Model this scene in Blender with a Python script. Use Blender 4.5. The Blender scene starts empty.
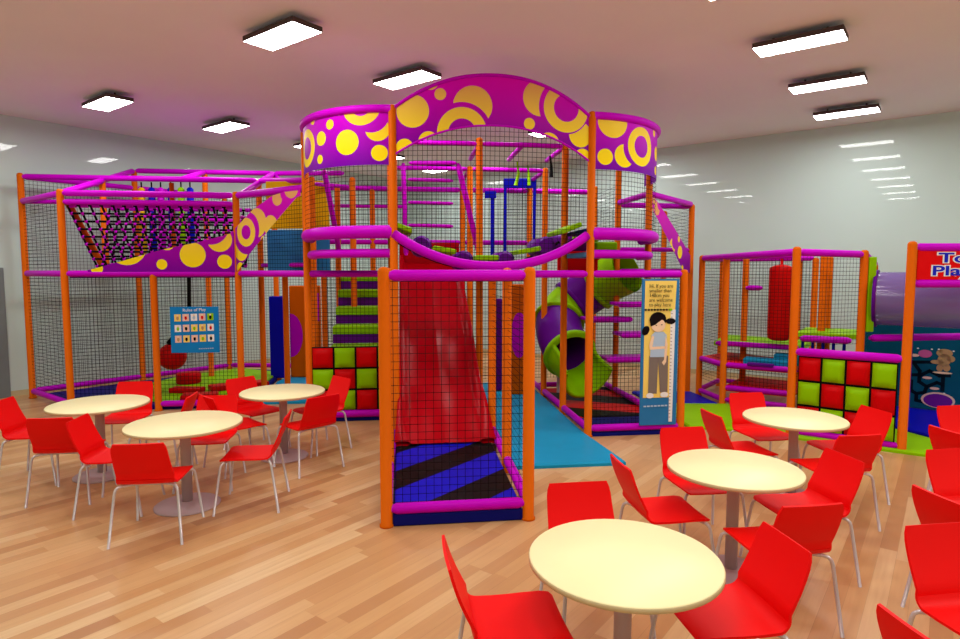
import bpy, bmesh, math, random
from mathutils import Vector, Matrix
random.seed(7)
C = bpy.context.scene.collection
sin, cos, pi, R = math.sin, math.cos, math.pi, math.radians

# ------------------------------------------------------------------ materials
def lin(c):
    return tuple(((x/255)/12.92 if x/255 <= .04045 else ((x/255+.055)/1.055)**2.4) for x in c) + (1,)
def base_mat(name, rough=.45, spec=.06):
    m = bpy.data.materials.new(name); m.use_nodes = True
    nt = m.node_tree; p = nt.nodes['Principled BSDF']
    p.inputs['Roughness'].default_value = rough
    p.inputs['Specular IOR Level'].default_value = spec
    return m, nt, p
def mat(name, rgb, rough=.5, spec=.06, var=.06, scale=6, metal=0):
    m, nt, p = base_mat(name, rough, spec)
    p.inputs['Metallic'].default_value = metal
    n = nt.nodes.new('ShaderNodeTexNoise'); n.inputs['Scale'].default_value = scale
    tc = nt.nodes.new('ShaderNodeTexCoord'); nt.links.new(tc.outputs['Object'], n.inputs['Vector'])
    mx = nt.nodes.new('ShaderNodeMix'); mx.data_type = 'RGBA'
    c = lin(rgb)
    mx.inputs[6].default_value = tuple(x*(1-var) for x in c[:3])+(1,)
    mx.inputs[7].default_value = tuple(min(1, x*(1+var)) for x in c[:3])+(1,)
    nt.links.new(n.outputs['Fac'], mx.inputs[0]); nt.links.new(mx.outputs[2], p.inputs['Base Color'])
    return m
class N:                                     # tiny node-math helper
    def __init__(s, nt): s.nt = nt
    def m(s, op, a, b=None, c=None):
        n = s.nt.nodes.new('ShaderNodeMath'); n.operation = op
        for k, v in enumerate((a, b, c)):
            if v is None: continue
            if isinstance(v, (int, float)): n.inputs[k].default_value = v
            else: s.nt.links.new(v, n.inputs[k])
        return n.outputs[0]
    def mix(s, f, a, b):
        n = s.nt.nodes.new('ShaderNodeMix'); n.data_type = 'RGBA'
        for k, v in ((0, f), (6, a), (7, b)):
            if isinstance(v, (int, float, tuple)): n.inputs[k].default_value = v
            else: s.nt.links.new(v, n.inputs[k])
        return n.outputs[2]
    def uv(s):
        tc = s.nt.nodes.new('ShaderNodeTexCoord'); sp = s.nt.nodes.new('ShaderNodeSeparateXYZ')
        s.nt.links.new(tc.outputs['UV'], sp.inputs[0]); return tc.outputs['UV'], sp.outputs[0], sp.outputs[1]
M = {}
M['orange'] = mat('orange vinyl', (214, 98, 0), .48)
M['orange_dark'] = mat('deep orange vinyl', (190, 72, 2), .5)
M['magenta'] = mat('magenta vinyl', (196, 0, 200), .38)
M['purple'] = mat('purple vinyl', (96, 12, 140), .42)
M['violet'] = mat('violet vinyl', (112, 30, 150), .42)
M['lime'] = mat('lime vinyl', (140, 200, 0), .45)
M['red'] = mat('red vinyl', (205, 4, 10), .4)
M['chair_red'] = mat('glossy red plastic', (240, 0, 0), .5, .18, .02)
M['slide_red'] = mat('slide red plastic', (172, 0, 16), .28, .07)
M['blue'] = mat('royal blue vinyl', (12, 12, 178), .42)
M['navy'] = mat('navy vinyl', (14, 18, 110), .5)
M['sky'] = mat('light blue vinyl', (26, 150, 196), .45)
M['steel_blue'] = mat('muted blue panel', (70, 130, 170), .5)
M['yellow'] = mat('yellow panel', (226, 178, 10), .5)
M['black'] = mat('black rubber', (14, 12, 12), .6)
M['cream'] = mat('cream laminate', (255, 246, 190), .4, .3, .02)
M['edge'] = mat('tan table edging', (205, 185, 140), .5)
M['column'] = mat('mauve grey painted metal', (190, 172, 176), .4)
M['chrome'] = mat('pale satin metal', (206, 200, 200), .3, .5, .03, metal=.35)
M['lamp_body'] = mat('dark lamp housing', (86, 72, 72), .6)
M['white'] = mat('white print', (240, 240, 240), .5, .3, .02)
M['poster_blue'] = mat('poster blue', (48, 122, 180), .45)
M['rules_blue'] = mat('sign blue', (24, 128, 200), .45)
M['poster_yellow'] = mat('poster yellow', (250, 218, 110), .45)
M['hair'] = mat('printed black', (22, 14, 18), .6)
M['skin'] = mat('printed skin tone', (246, 212, 178), .5)
M['shirt'] = mat('printed pale blue', (176, 200, 222), .5)
M['trouser'] = mat('printed grey', (128, 116, 108), .5)
M['letter_blue'] = mat('letter blue', (30, 40, 200), .4)
M['teal'] = mat('dark teal board', (8, 84, 112), .45)
M['teal_dark'] = mat('maze groove', (6, 26, 40), .5)
M['pink'] = mat('planet pink', (196, 90, 150), .5)
M['tan'] = mat('printed tan', (188, 148, 104), .5)
M['pale'] = mat('pale pink print', (238, 196, 180), .5)
M['grey_door'] = mat('grey paint', (118, 126, 128), .4)
M['skirting'] = mat('pale skirting', (196, 180, 140), .5)
M['net_rope'] = mat('black rope', (12, 10, 14), .7)
M['sign_red'] = mat('sign red', (226, 8, 14), .4)
M['bag_red'] = mat('bag red', (204, 10, 8), .4)

def emis(name, strength):
    m = bpy.data.materials.new(name); m.use_nodes = True; nt = m.node_tree; nt.nodes.clear()
    e = nt.nodes.new('ShaderNodeEmission'); o = nt.nodes.new('ShaderNodeOutputMaterial')
    e.inputs['Strength'].default_value = strength; e.inputs['Color'].default_value = (1, .985, .96, 1)
    nt.links.new(e.outputs[0], o.inputs[0]); return m
M['lamp'] = emis('lit diffuser', 33.0)

def net_mat(name, sp, w, col=(.012, .012, .012, 1)):
    m = bpy.data.materials.new(name); m.use_nodes = True; nt = m.node_tree; nt.nodes.clear(); n = N(nt)
    _, u, v = n.uv()
    a = n.m('LESS_THAN', n.m('FRACT', n.m('MULTIPLY', u, 1/sp)), w/sp)
    b = n.m('LESS_THAN', n.m('FRACT', n.m('MULTIPLY', v, 1/sp)), w/sp)
    f = n.m('MAXIMUM', a, b)
    t = nt.nodes.new('ShaderNodeBsdfTransparent'); d = nt.nodes.new('ShaderNodeBsdfDiffuse'); d.inputs[0].default_value = col
    x = nt.nodes.new('ShaderNodeMixShader'); o = nt.nodes.new('ShaderNodeOutputMaterial')
    nt.links.new(f, x.inputs[0]); nt.links.new(t.outputs[0], x.inputs[1]); nt.links.new(d.outputs[0], x.inputs[2]); nt.links.new(x.outputs[0], o.inputs[0])
    return m
M['net'] = net_mat('black safety netting', .054, .005)
M['net_cage'] = net_mat('thin cage netting', .062, .0042)
M['net_fine'] = net_mat('fine black netting', .05, .0045)

def spotted(name, shapes, v0, v1, lo=(104, 8, 150), hi=(206, 0, 186), fade=0.0):
    """printed gradient panel with yellow circles; every number is in metres on the panel"""
    m, nt, p = base_mat(name, .42); n = N(nt); uvv, u, v = n.uv()
    def inside(x, y, r):
        d = nt.nodes.new('ShaderNodeVectorMath'); d.operation = 'DISTANCE'
        nt.links.new(uvv, d.inputs[0]); d.inputs[1].default_value = (x, y, 0)
        return n.m('LESS_THAN', d.outputs['Value'], r)
    acc = None
    for s in shapes:
        f = inside(*s[1:4])
        if s[0] == 'r': f = n.m('MULTIPLY', f, n.m('SUBTRACT', 1, inside(s[1], s[2], s[4])))
        if s[0] == 'c': f = n.m('MULTIPLY', f, n.m('SUBTRACT', 1, inside(*s[4:7])))
        acc = f if acc is None else n.m('MAXIMUM', acc, f)
    mr = nt.nodes.new('ShaderNodeMapRange'); mr.inputs[1].default_value = v0; mr.inputs[2].default_value = v1
    nt.links.new(v, mr.inputs[0]); g = mr.outputs[0]
    bg = n.mix(g, lin(lo), lin(hi))
    gg = n.m('MULTIPLY', n.m('POWER', g, 1.4), fade)
    sp = n.mix(gg, lin((250, 226, 8)), lin((222, 140, 120)))
    nt.links.new(n.mix(acc, bg, sp), p.inputs['Base Color'])
    return m
def stripes(name, c1, c2, a, b, off, duty=.5):
    m, nt, p = base_mat(name, .45); n = N(nt); _, u, v = n.uv()
    t = n.m('ADD', n.m('MULTIPLY', u, a), n.m('ADD', n.m('MULTIPLY', v, b), off))
    nt.links.new(n.mix(n.m('LESS_THAN', n.m('FRACT', t), duty), lin(c2), lin(c1)), p.inputs['Base Color']); return m

# ------------------------------------------------------------------ mesh builder
class MB:
    def __init__(s): s.v = []; s.f = []; s.uv = []; s.sm = []; s.mi = 0; s.ms = []
    def face(s, pts, uvs=None, smooth=False):
        k = len(s.v); s.v += [tuple(p) for p in pts]; s.f.append(tuple(range(k, k+len(pts))))
        s.uv.append(uvs or [(0, 0)]*len(pts)); s.sm.append(smooth); s.ms.append(s.mi)
    def grid(s, rows, closed=False, smooth=True, uvs=None):
        k = len(s.v); nr = len(rows); nc = len(rows[0])
        for r in rows: s.v += [tuple(p) for p in r]
        for a in range(nr-1):
            for b in range(nc if closed else nc-1):
                b2 = (b+1) % nc
                s.f.append((k+a*nc+b, k+a*nc+b2, k+(a+1)*nc+b2, k+(a+1)*nc+b)); s.sm.append(smooth); s.ms.append(s.mi)
                s.uv.append([uvs[a][b], uvs[a][b2], uvs[a+1][b2], uvs[a+1][b]] if uvs else [(0, 0)]*4)
    def cap(s, ring, flip=False):
        s.face(list(reversed(ring)) if flip else ring)
    def path(s, pts, r, seg=10, radii=None, caps=True):
        pts = [Vector(p) for p in pts]; rows = []; up = None
        for k, p in enumerate(pts):
            d = (pts[min(k+1, len(pts)-1)]-pts[max(k-1, 0)]).normalized()
            if up is None:
                up = Vector((0, 0, 1)) if abs(d.z) < .9 else Vector((1, 0, 0))
            x = d.cross(up)
            if x.length < 1e-5: x = d.orthogonal()
            x.normalize(); up = x.cross(d).normalized()
            rr = radii[k] if radii else r
            rows.append([p+(x*cos(2*pi*a/seg)+up*sin(2*pi*a/seg))*rr for a in range(seg)])
        s.grid(rows, True)
        if caps: s.cap(rows[0]); s.cap(rows[-1], True)
        return s
    def lathe(s, x, y, prof, seg=14):
        rows = [[(x+r*cos(2*pi*a/seg), y+r*sin(2*pi*a/seg), z) for a in range(seg)] for r, z in prof]
        s.grid(rows, True); s.cap(rows[0], True); s.cap(rows[-1]); return s
    def prism(s, poly, z0, z1, bev=0.0, uvf=None):
        area = sum(poly[k][0]*poly[(k+1) % len(poly)][1]-poly[(k+1) % len(poly)][0]*poly[k][1] for k in range(len(poly)))
        if area < 0: poly = list(reversed(poly))
        n = len(poly); cx = sum(p[0] for p in poly)/n; cy = sum(p[1] for p in poly)/n
        f = uvf or (lambda x, y: (x, y))
        def ins(d):
            out = []
            for k in range(n):
                a, b, c_ = Vector(poly[k-1][:2]), Vector(poly[k][:2]), Vector(poly[(k+1) % n][:2])
                e1 = (b-a).normalized(); e2 = (c_-b).normalized()
                n1 = Vector((-e1.y, e1.x)); n2 = Vector((-e2.y, e2.x)); q = (n1+n2)
                q = q/max(.3, q.dot(n1)); out.append((b.x+q.x*d, b.y+q.y*d))
            return out
        rings = [[(p[0], p[1], z0) for p in poly]]
        if bev: rings += [[(p[0], p[1], z1-bev) for p in poly], [(p[0], p[1], z1) for p in ins(bev)]]
        else: rings += [[(p[0], p[1], z1) for p in poly]]
        for a in range(len(rings)-1):
            for b in range(n):
                q = [rings[a][b], rings[a][(b+1) % n], rings[a+1][(b+1) % n], rings[a+1][b]]
                s.face(q, [f(p[0], p[1]) for p in q])
        s.face(rings[-1], [f(p[0], p[1]) for p in rings[-1]]); s.face(list(reversed(rings[0])))
        return s
    def obox(s, o, a, b, c, bev=0.0):
        """box from corner o with edge vectors a, b, c, edges softened by bev"""
        o, a, b, c = map(Vector, (o, a, b, c))
        if not bev:
            P = [o, o+a, o+a+b, o+b, o+c, o+a+c, o+a+b+c, o+b+c]
            for q in ((0, 3, 2, 1), (4, 5, 6, 7), (0, 1, 5, 4), (1, 2, 6, 5), (2, 3, 7, 6), (3, 0, 4, 7)): s.face([P[k] for k in q])
            return s
        bm = bmesh.new(); vs = [bm.verts.new(o+a*x+b*y+c*z) for x, y, z in ((0,0,0),(1,0,0),(1,1,0),(0,1,0),(0,0,1),(1,0,1),(1,1,1),(0,1,1))]
        for q in ((0, 3, 2, 1), (4, 5, 6, 7), (0, 1, 5, 4), (1, 2, 6, 5), (2, 3, 7, 6), (3, 0, 4, 7)): bm.faces.new([vs[k] for k in q])
        bmesh.ops.bevel(bm, geom=bm.edges[:], offset=bev, segments=3, affect='EDGES', profile=.5)
        for f in bm.faces: s.face([v.co.copy() for v in f.verts])
        bm.free(); return s
    def ball(s, c, r, seg=16, rings=10, sq=(1, 1, 1)):
        rows = []
        for a in range(rings+1):
            t = pi*a/rings; rr = max(1e-3, sin(t))
            rows.append([(c[0]+r*sq[0]*rr*cos(2*pi*b/seg), c[1]+r*sq[1]*rr*sin(2*pi*b/seg), c[2]-r*sq[2]*cos(t)) for b in range(seg)])
        s.grid(rows, True); return s
    def build(s, name, m, parent=None):
        off = parent_loc(parent) if parent else Vector((0, 0, 0))
        me = bpy.data.meshes.new(name); me.from_pydata([tuple(Vector(p)-off) for p in s.v], [], s.f)
        ul = me.uv_layers.new(name='UVMap'); k = 0
        for q in s.uv:
            for t in q: ul.data[k].uv = t; k += 1
        for p, t in zip(me.polygons, s.sm): p.use_smooth = t
        for p, t in zip(me.polygons, s.ms): p.material_index = t
        me.update(); bm = bmesh.new(); bm.from_mesh(me)
        bmesh.ops.remove_doubles(bm, verts=bm.verts, dist=1e-5); bm.to_mesh(me); bm.free()
        for q in (m if isinstance(m, list) else [m]): me.materials.append(q)
        o = bpy.data.objects.new(name, me); C.objects.link(o)
        if parent: o.parent = parent
        return o
def parent_loc(p):
    v = Vector((0, 0, 0))
    while p: v += p.location; p = p.parent
    return v
def tag(o, label=None, cat=None, group=None, kind=None):
    for k, v in (('label', label), ('category', cat), ('group', group), ('kind', kind)):
        if v: o[k] = v
    return o
def thing(name, loc, label, cat, group=None):
    o = bpy.data.objects.new(name, None); C.objects.link(o); o.location = loc; o.empty_display_size = .1
    return tag(o, label, cat, group)
def struct(o): o['kind'] = 'structure'; return o
def copy_tree(o, parent=None):
    c = o.copy(); C.objects.link(c); c.parent = parent
    for ch in list(o.children): copy_tree(ch, c)
    return c

# ------------------------------------------------------------------ place grids
TH = R(7.2); BAY = 1.18; OX, OY = -1.03, 7.02
EX = Vector((cos(TH), sin(TH), 0)); EY = Vector((-sin(TH), cos(TH), 0)); UP = Vector((0, 0, 1))
def W(i, j, z=0): return Vector((OX, OY, z)) + EX*(BAY*i) + EY*(BAY*j)
A = Vector((.61, .7924, 0)); Bv = Vector((.7924, -.61, 0)); L0 = Vector((-5.2, 8.75, 0))
def Rm(a, b, z=0): return L0 + A*a + Bv*b + UP*z            # room coordinates

# ------------------------------------------------------------------ room shell
CEIL = 4.44; a0, a1, b0, b1 = -5.4, 8.25, -2.4, 14.5
def wood():
    m, nt, p = base_mat('oak strip floor', .34, .35); n = N(nt)
    tc = nt.nodes.new('ShaderNodeTexCoord'); sp = nt.nodes.new('ShaderNodeSeparateXYZ'); nt.links.new(tc.outputs['UV'], sp.inputs[0])
    u, v = sp.outputs[0], sp.outputs[1]
    def rnd(x, y=None):
        w = nt.nodes.new('ShaderNodeTexWhiteNoise'); w.noise_dimensions = '2D'; c = nt.nodes.new('ShaderNodeCombineXYZ')
        nt.links.new(x, c.inputs[0])
        if y is not None: nt.links.new(y, c.inputs[1])
        nt.links.new(c.outputs[0], w.inputs['Vector']); return w.outputs['Value']
    row = n.m('FLOOR', n.m('MULTIPLY', v, 1/.105))
    col = n.m('FLOOR', n.m('ADD', n.m('MULTIPLY', u, 1/1.5), n.m('MULTIPLY', rnd(row), 7.3)))
    h = rnd(col, row)
    cr = nt.nodes.new('ShaderNodeValToRGB'); e = cr.color_ramp
    e.elements[0].color = lin((184, 134, 84)); e.elements[1].color = lin((234, 204, 152))
    for pos, c in ((.2, (204, 156, 102)), (.55, (214, 170, 114)), (.85, (222, 182, 127))):
        q = e.elements.new(pos); q.color = lin(c)
    nt.links.new(h, cr.inputs[0])
    mp = nt.nodes.new('ShaderNodeCombineXYZ'); nt.links.new(n.m('ADD', n.m('MULTIPLY', u, 1.6), n.m('MULTIPLY', h, 40)), mp.inputs[0]); nt.links.new(n.m('MULTIPLY', v, 26), mp.inputs[1])
    no = nt.nodes.new('ShaderNodeTexNoise'); no.inputs['Scale'].default_value = 1.3; no.inputs['Detail'].default_value = 4; nt.links.new(mp.outputs[0], no.inputs['Vector'])
    grain = n.mix(n.m('MULTIPLY', no.outputs['Fac'], .6), cr.outputs[0], lin((184, 130, 88)))
    g = n.m('LESS_THAN', n.m('FRACT', n.m('MULTIPLY', v, 1/.105)), .02)
    nt.links.new(n.mix(n.m('MULTIPLY', g, .35), grain, lin((120, 78, 44))), p.inputs['Base Color'])
    return m
def plaster(name, rgb, rough, spec, coat=0):
    m = mat(name, rgb, rough, spec, .03, 1.2); p = m.node_tree.nodes['Principled BSDF']
    p.inputs['Coat Weight'].default_value = coat; p.inputs['Coat Roughness'].default_value = .02
    return m
WALL = plaster('glossy pale grey wall', (198, 219, 214), .35, .25, .45); CEILM = plaster('matt ceiling', (240, 232, 238), .9, .1)
fl = MB(); q = [(a0, b0), (a1, b0), (a1, b1), (a0, b1)]
fl.face([Rm(a, b, 0) for a, b in reversed(q)], [(a, b) for a, b in reversed(q)]); struct(fl.build('floor', wood()))
cl = MB(); cl.face([Rm(a, b, CEIL) for a, b in q]); struct(cl.build('ceiling', CEILM))
def wall(name, p, q_):
    w = MB(); w.face([Rm(*p, 0), Rm(*q_, 0), Rm(*q_, CEIL), Rm(*p, CEIL)]); return struct(w.build(name, WALL))
wall('wall_left', (a0, b0), (a1, b0)); wall('wall_right', (a1, b0), (a1, b1)); wall('wall_back', (a0, b1), (a0, b0)); wall('wall_side', (a1, b1), (a0, b1))
w = MB(); w.obox(Rm(a0, b0, 0), A*(a1-a0), Bv*.012, UP*.09); struct(w.build('baseboard_left', M['skirting']))
w = MB(); w.obox(Rm(a1, b0, 0), Bv*(b1-b0), -A*.012, UP*.09); struct(w.build('baseboard_right', M['skirting']))
w = MB(); w.obox(Rm(-1.6, b0, 0), A*.92, Bv*.03, UP*2.06, .008); d = struct(w.build('door_1', M['grey_door']))
w = MB(); w.path([Rm(-1.5, b0+.03, 1.02), Rm(-1.5, b0+.08, 1.02), Rm(-1.38, b0+.08, 1.02)], .01); w.build('door_handle', M['chrome'], d)

# ------------------------------------------------------------------ ceiling lights
def make_lamp():
    t = thing('ceiling_light', (0, 0, 0), '', 'ceiling light', 'rectangular ceiling light panels')
    h = MB(); h.obox((-.175, -.415, .005), (.35, 0, 0), (0, .83, 0), (0, 0, .05), .004); h.build('housing', M['lamp_body'], t)
    d_ = MB(); d_.face([(-.168, -.408, .003), (-.168, .408, .003), (.168, .408, .003), (.168, -.408, .003)]); d_.build('diffuser', M['lamp'], t)
    for y in (-.25, .25): h = MB(); h.path([(0, y, .05), (0, y, .118)], .012, 8); h.build('hanger', M['lamp_body'], t)
    return t
lamp0 = make_lamp(); first = True
LN = {(1, 2): 'large lit ceiling panel above the seating, left of the tower arch',
      (1, 3): 'lit ceiling panel just above the left shoulder of the spotted arch',
      (0, 2): 'lit ceiling panel farthest to the left, above the climbing wing',
      (0, 3): 'lit ceiling panel above the rope net bridge, between arch and left wall',
      (0, 4): 'small lit ceiling panel half hidden behind the left drum of the tower',
      (2, 4): 'long lit ceiling panel on the right, nearest of the row of three',
      (2, 5): 'lit ceiling panel on the right, middle one of the row of three',
      (2, 6): 'lit ceiling panel on the right, last of its row before the wall',
      (2, 3): 'ceiling panel cut by the top edge of the picture',
      (1, 4): 'lit ceiling panel over the middle of the play tower',
      (1, 5): 'lit ceiling panel deep behind the play tower'}
rows = [(0, 0, -3.52), (1, 4.06, -3.5), (2, 8.1, -3.66), (3, 12.1, -3.6)]
for r, b, st in rows:
    for k in range(7):
        o = lamp0 if first else copy_tree(lamp0); first = False
        o.location = Rm(st+1.76*k, b, CEIL-.118); o.rotation_euler = (0, 0, math.atan2(A.y, A.x))
        o['label'] = LN.get((r, k), 'lit ceiling panel seen only as a streak reflected in the glossy walls')

# ------------------------------------------------------------------ frame pieces
PR = .047
def post(parent, x, y, z1, z0=0, r=PR, m='orange'):
    s = MB(); s.lathe(x, y, [(r*1.22, z0), (r*1.22, z0+.018), (r, z0+.022), (r, z1-.03), (r*.85, z1-.008), (r*.45, z1+.004), (.004, z1+.006)]); return s.build('post', M[m], parent)
def gpost(parent, i, j, z1, z0=0, **k): p = W(i, j); return post(parent, p.x, p.y, z1, z0, **k)
def rail(parent, p, q, r=.044, m='magenta', name='rail', inset=.03):
    p, q = Vector(p), Vector(q); d = (q-p).normalized(); p = p+d*inset; q = q-d*inset
    s = MB(); s.path([p, p+d*.05, q-d*.05, q], r, 12, [r*.55, r, r, r*.55]); return s.build(name, M[m], parent)
def curve_rail(parent, pts, r=.044, m='magenta', name='curved_rail'):
    s = MB(); s.path(pts, r, 12); return s.build(name, M[m], parent)
def net(parent, p, q, z0, z1, m='net', z2=None, z3=None):
    """netting between two plan points; optional different heights at the far end"""
    p, q = Vector(p), Vector(q); L = (Vector((p.x, p.y))-Vector((q.x, q.y))).length
    a, b = (z0 if z2 is None else z2), (z1 if z3 is None else z3)
    s = MB(); s.face([(p.x, p.y, z0), (q.x, q.y, a), (q.x, q.y, b), (p.x, p.y, z1)], [(0, z0), (L, a), (L, b), (0, z1)]); return s.build('safety_net', M[m], parent)
def deck(parent, poly, z, th, m, name='deck', bev=.012):
    s = MB(); s.prism(poly, z-th, z, bev); return s.build(name, M[m], parent)

Z1, Z2, Z3, Z4 = 1.97, 3.08, 3.46, 3.76
# ------------------------------------------------------------------ floor mats
def mat_thing(name, poly, z0, z1, m, label, cat='floor mat', uvf=None):
    s = MB(); s.prism([(Vector(p).x, Vector(p).y) for p in poly], z0, z1, min(.02, (z1-z0)*.45), uvf); return tag(s.build(name, m if not isinstance(m, str) else M[m], None), label, cat)
mat_thing('padded_mat', [W(1.05, -.96), W(2.05, -.96), W(1.97, .0), W(1.97, 2.95), W(1.05, 2.95)], 0, .05, 'sky', 'light blue padded mat leading onto the floor beside the red slide cage')
mat_thing('padded_mat', [W(-1.66, 1.98), W(-.06, 1.95), W(-.06, 4.3), W(-1.6, 4.6), W(-1.78, 3.4)], 0, .05, 'sky', 'light blue mat under the spotted orange board behind the far left table')
mat_thing('padded_mat', [W(2.04, -.02), W(3.04, -.02), W(3.04, .62), W(2.04, .62)], 0, .05, 'navy', 'dark blue mat behind the magenta bottom rail beneath the height chart')
SM1 = stripes('red and black striped vinyl', (200, 14, 12), (16, 10, 10), .35, .95, .3)
mat_thing('striped_mat', [W(2.04, .66), W(3.04, .66), W(3.04, 2.4), W(2.04, 2.4)], 0, .05, SM1, 'red and black striped mat where the green tube slide ends')
mat_thing('padded_mat', [(2.66, 7.66), (3.08, 7.58), (3.72, 7.2), (4.66, 6.58), (7.2, 4.9), (7.6, 6.2), (4.6, 8.2), (3.66, 8.98), (2.62, 9.02)], 0, .045, 'lime', 'lime green floor mat between the tower and the toddler frame')
mat_thing('padded_mat', [(2.58, 9.06), (3.56, 9.02), (3.46, 9.9), (2.5, 9.95)], 0, .045, 'blue', 'royal blue floor mat beyond the lime one, beside the height chart post')
mat_thing('padded_mat', [(4.98, 8.2), (5.35, 6.95), (7.0, 6.6), (7.4, 7.7), (6.0, 9.0), (5.3, 9.0)], .046, .075, 'blue', 'royal blue mat below the space maze board')
mat_thing('padded_mat', [W(-4.66, 2.82), W(-3.85, 2.0), W(-2.9, 1.86), W(-1.88, 1.86), W(-1.8, 2.6), W(-1.85, 4.4), W(-2.6, 4.7), W(-3.85, 3.6)], 0, .07, 'navy', 'dark blue floor pad inside the left climbing wing')
mat_thing('padded_mat', [W(-3.75, 2.75), W(-2.9, 1.95), W(-1.9, 1.9), W(-1.88, 4.1), W(-2.6, 4.6), W(-3.3, 3.9)], .07, .1, 'lime', 'lime green mat lying on the dark blue pad below the red ball')
for k, (i, j, a, wd, l, lab) in enumerate(((-2.45, 2.05, .15, .5, .28, 'red soft step nearest the rails under the rules sign'), (-2.15, 2.75, .5, .9, .3, 'long red soft strip on the lime mat'), (-2.75, 2.5, -.2, .5, .22, 'short red soft block left on the lime mat'))):
    c_ = W(i, j); u_ = EX*cos(a)+EY*sin(a); v_ = UP.cross(u_)
    s = MB(); s.obox(c_-u_*(wd/2)-v_*(l/2)+UP*.1, u_*wd, v_*l, UP*.08, .02); tag(s.build('soft_step', M['red']), lab, 'soft play block', 'red soft blocks')
c_ = Vector((-4.98, 10.35, 0)); s = MB(); s.lathe(c_.x, c_.y, [(.18, .1), (.2, .12), (.2, .26), (.18, .28), (.01, .285)], 20); tag(s.build('soft_stool', M['red']), 'round red foam drum standing under the red hanging ball', 'soft play block')

# ------------------------------------------------------------------ slide cage in front
cg = thing('slide_cage', W(.5, -1), 'orange and magenta netted cage around the bottom of the red slide', 'slide cage')
for i, j in ((0, -2), (.96, -2), (0, -1), (.98, -1)): gpost(cg, i, j, Z1+.06)
for z in (Z1, .14):
    rail(cg, W(0, -2, z), W(.96, -2, z)); rail(cg, W(0, -2, z), W(0, -1, z)); rail(cg, W(.96, -2, z), W(.98, -1, z))
    rail(cg, W(0, -1, z), W(.02, 0, z)); rail(cg, W(.98, -1, z), W(1, 0, z))
net(cg, W(0, -2), W(.96, -2), .16, Z1, 'net_cage'); net(cg, W(0, -2), W(.02, 0), .16, Z1, 'net_cage'); net(cg, W(.96, -2), W(1, 0), .16, Z1, 'net_cage')
s = MB(); s.obox(W(.04, -2.02, 0), EX*(BAY*.88), EY*(BAY*1.7), UP*.1, .015); s.build('base_pad', M['navy'], cg)
SM2 = stripes('blue and black striped vinyl', (12, 8, 10), (18, 18, 190), -1/1.07, 1/1.07, -.355, .47)
s = MB(); s.prism([tuple(W(i, j)[:2]) for i, j in ((.05, -1.96), (.91, -1.96), (.93, -.3), (.05, -.3))], .1, .13, .01, lambda x, y: ((Vector((x, y, 0))-W(0, -2)).dot(EX), (Vector((x, y, 0))-W(0, -2)).dot(EY)))
s.build('striped_mat', SM2, cg)

# ------------------------------------------------------------------ red wave slide
t = thing('wave_slide', W(.5, 1, 0), 'wide glossy red slide running down inside the netted cage', 'slide')
def slz(j):
    f = (j+.5)/3.1; base = .15+1.98*(f**1.12); return base + .035*sin(f*pi*5.0)*min(1, f*3)
rows = []; n = 44
for k in range(n+1):
    j = -.5+3.1*k/n; z = slz(j); lip = .13*min(1, .15+k/8); fl_ = .05*max(0, 1-k/10)
    rows.append([W(.5+(i-.5)*.9, j, z+h) for i, h in ((.03-fl_, lip), (.08-fl_, lip+.015), (.11, .03), (.16, .0), (.49, .0), (.5, .012), (.51, 0), (.84, 0), (.89, .03), (.92+fl_, lip+.015), (.97+fl_, lip))])
s = MB(); s.grid(rows); s.grid([[p-UP*.05 for p in r] for r in rows]); s.build('slide_bed', M['slide_red'], t)
for sgn in (0, 1):
    s = MB(); rr = [[r[0 if sgn == 0 else -1], (r[0 if sgn == 0 else -1])-UP*.24] for r in rows]; s.grid(rr); s.build('side_skirt', M['slide_red'], t)
s = MB(); s.obox(W(.08, 2.62, 2.08), EX*(BAY*.84), EY*.06, UP*.4, .02); s.build('top_board', M['slide_red'], t)

# ------------------------------------------------------------------ play tower
tw = thing('play_tower', W(1, 1), 'tall central play tower of orange posts with a spotted magenta arch on top', 'play tower')
for i, j, z in ((.04, 0, 3.86), (2, 0, 3.86), (3.0, 0, Z1+.05), (-.93, 1, 3.8), (3.02, 1, 3.8), (1, 0, Z1), (1, 1, 3.78), (0, 1, 3.6), (2, 1, 3.78),
                (0, 2, 3.6), (1, 2, 3.6), (2, 2, 3.6), (3, 2, 3.6), (-1, 2, 3.4), (-.5, 2, 3.4), (-1, 3, 3.4), (0, 3, 3.6), (1, 3, 3.6), (2, 3, 3.6), (3, 3, 3.5), (4.07, 2.05, Z2), (4.1, 3, Z2), (-.3, 3, 3.4), (-.75, 2.6, 3.4)):
    gpost(tw, i, j, z)
# front rails
rail(tw, W(1, 0, Z1), W(2, 0, Z1)); rail(tw, W(2, 0, Z1), W(3.0, 0, Z1)); rail(tw, W(2, 0, .1), W(3.0, 0, .1))
rail(tw, W(3.0, 0, Z1), W(3.02, 1, Z1)); rail(tw, W(3.0, 0, .1), W(3.02, 1, .1)); rail(tw, W(-.95, 1, Z1), W(0, 1, Z1)); rail(tw, W(-.95, 1, .1), W(0, 1, .1))
for j in (0, 1, 2): rail(tw, W(2, j, .1), W(2, j+1, .1))
rail(tw, W(3, 1, .1), W(3, 2.6, .1)); rail(tw, W(2, 2.45, .1), W(3, 2.45, .1))
for z in (Z1, 2.5, 3.4):
    rail(tw, W(0, 3, z), W(1, 3, z)); rail(tw, W(1, 3, z), W(2, 3, z)); rail(tw, W(2, 3, z), W(3, 3, z)); rail(tw, W(-1, 3, z), W(0, 3, z))
for z in (2.75, 3.1): rail(tw, W(-.95, 3, z), W(.2, 3, z), .03)
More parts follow.
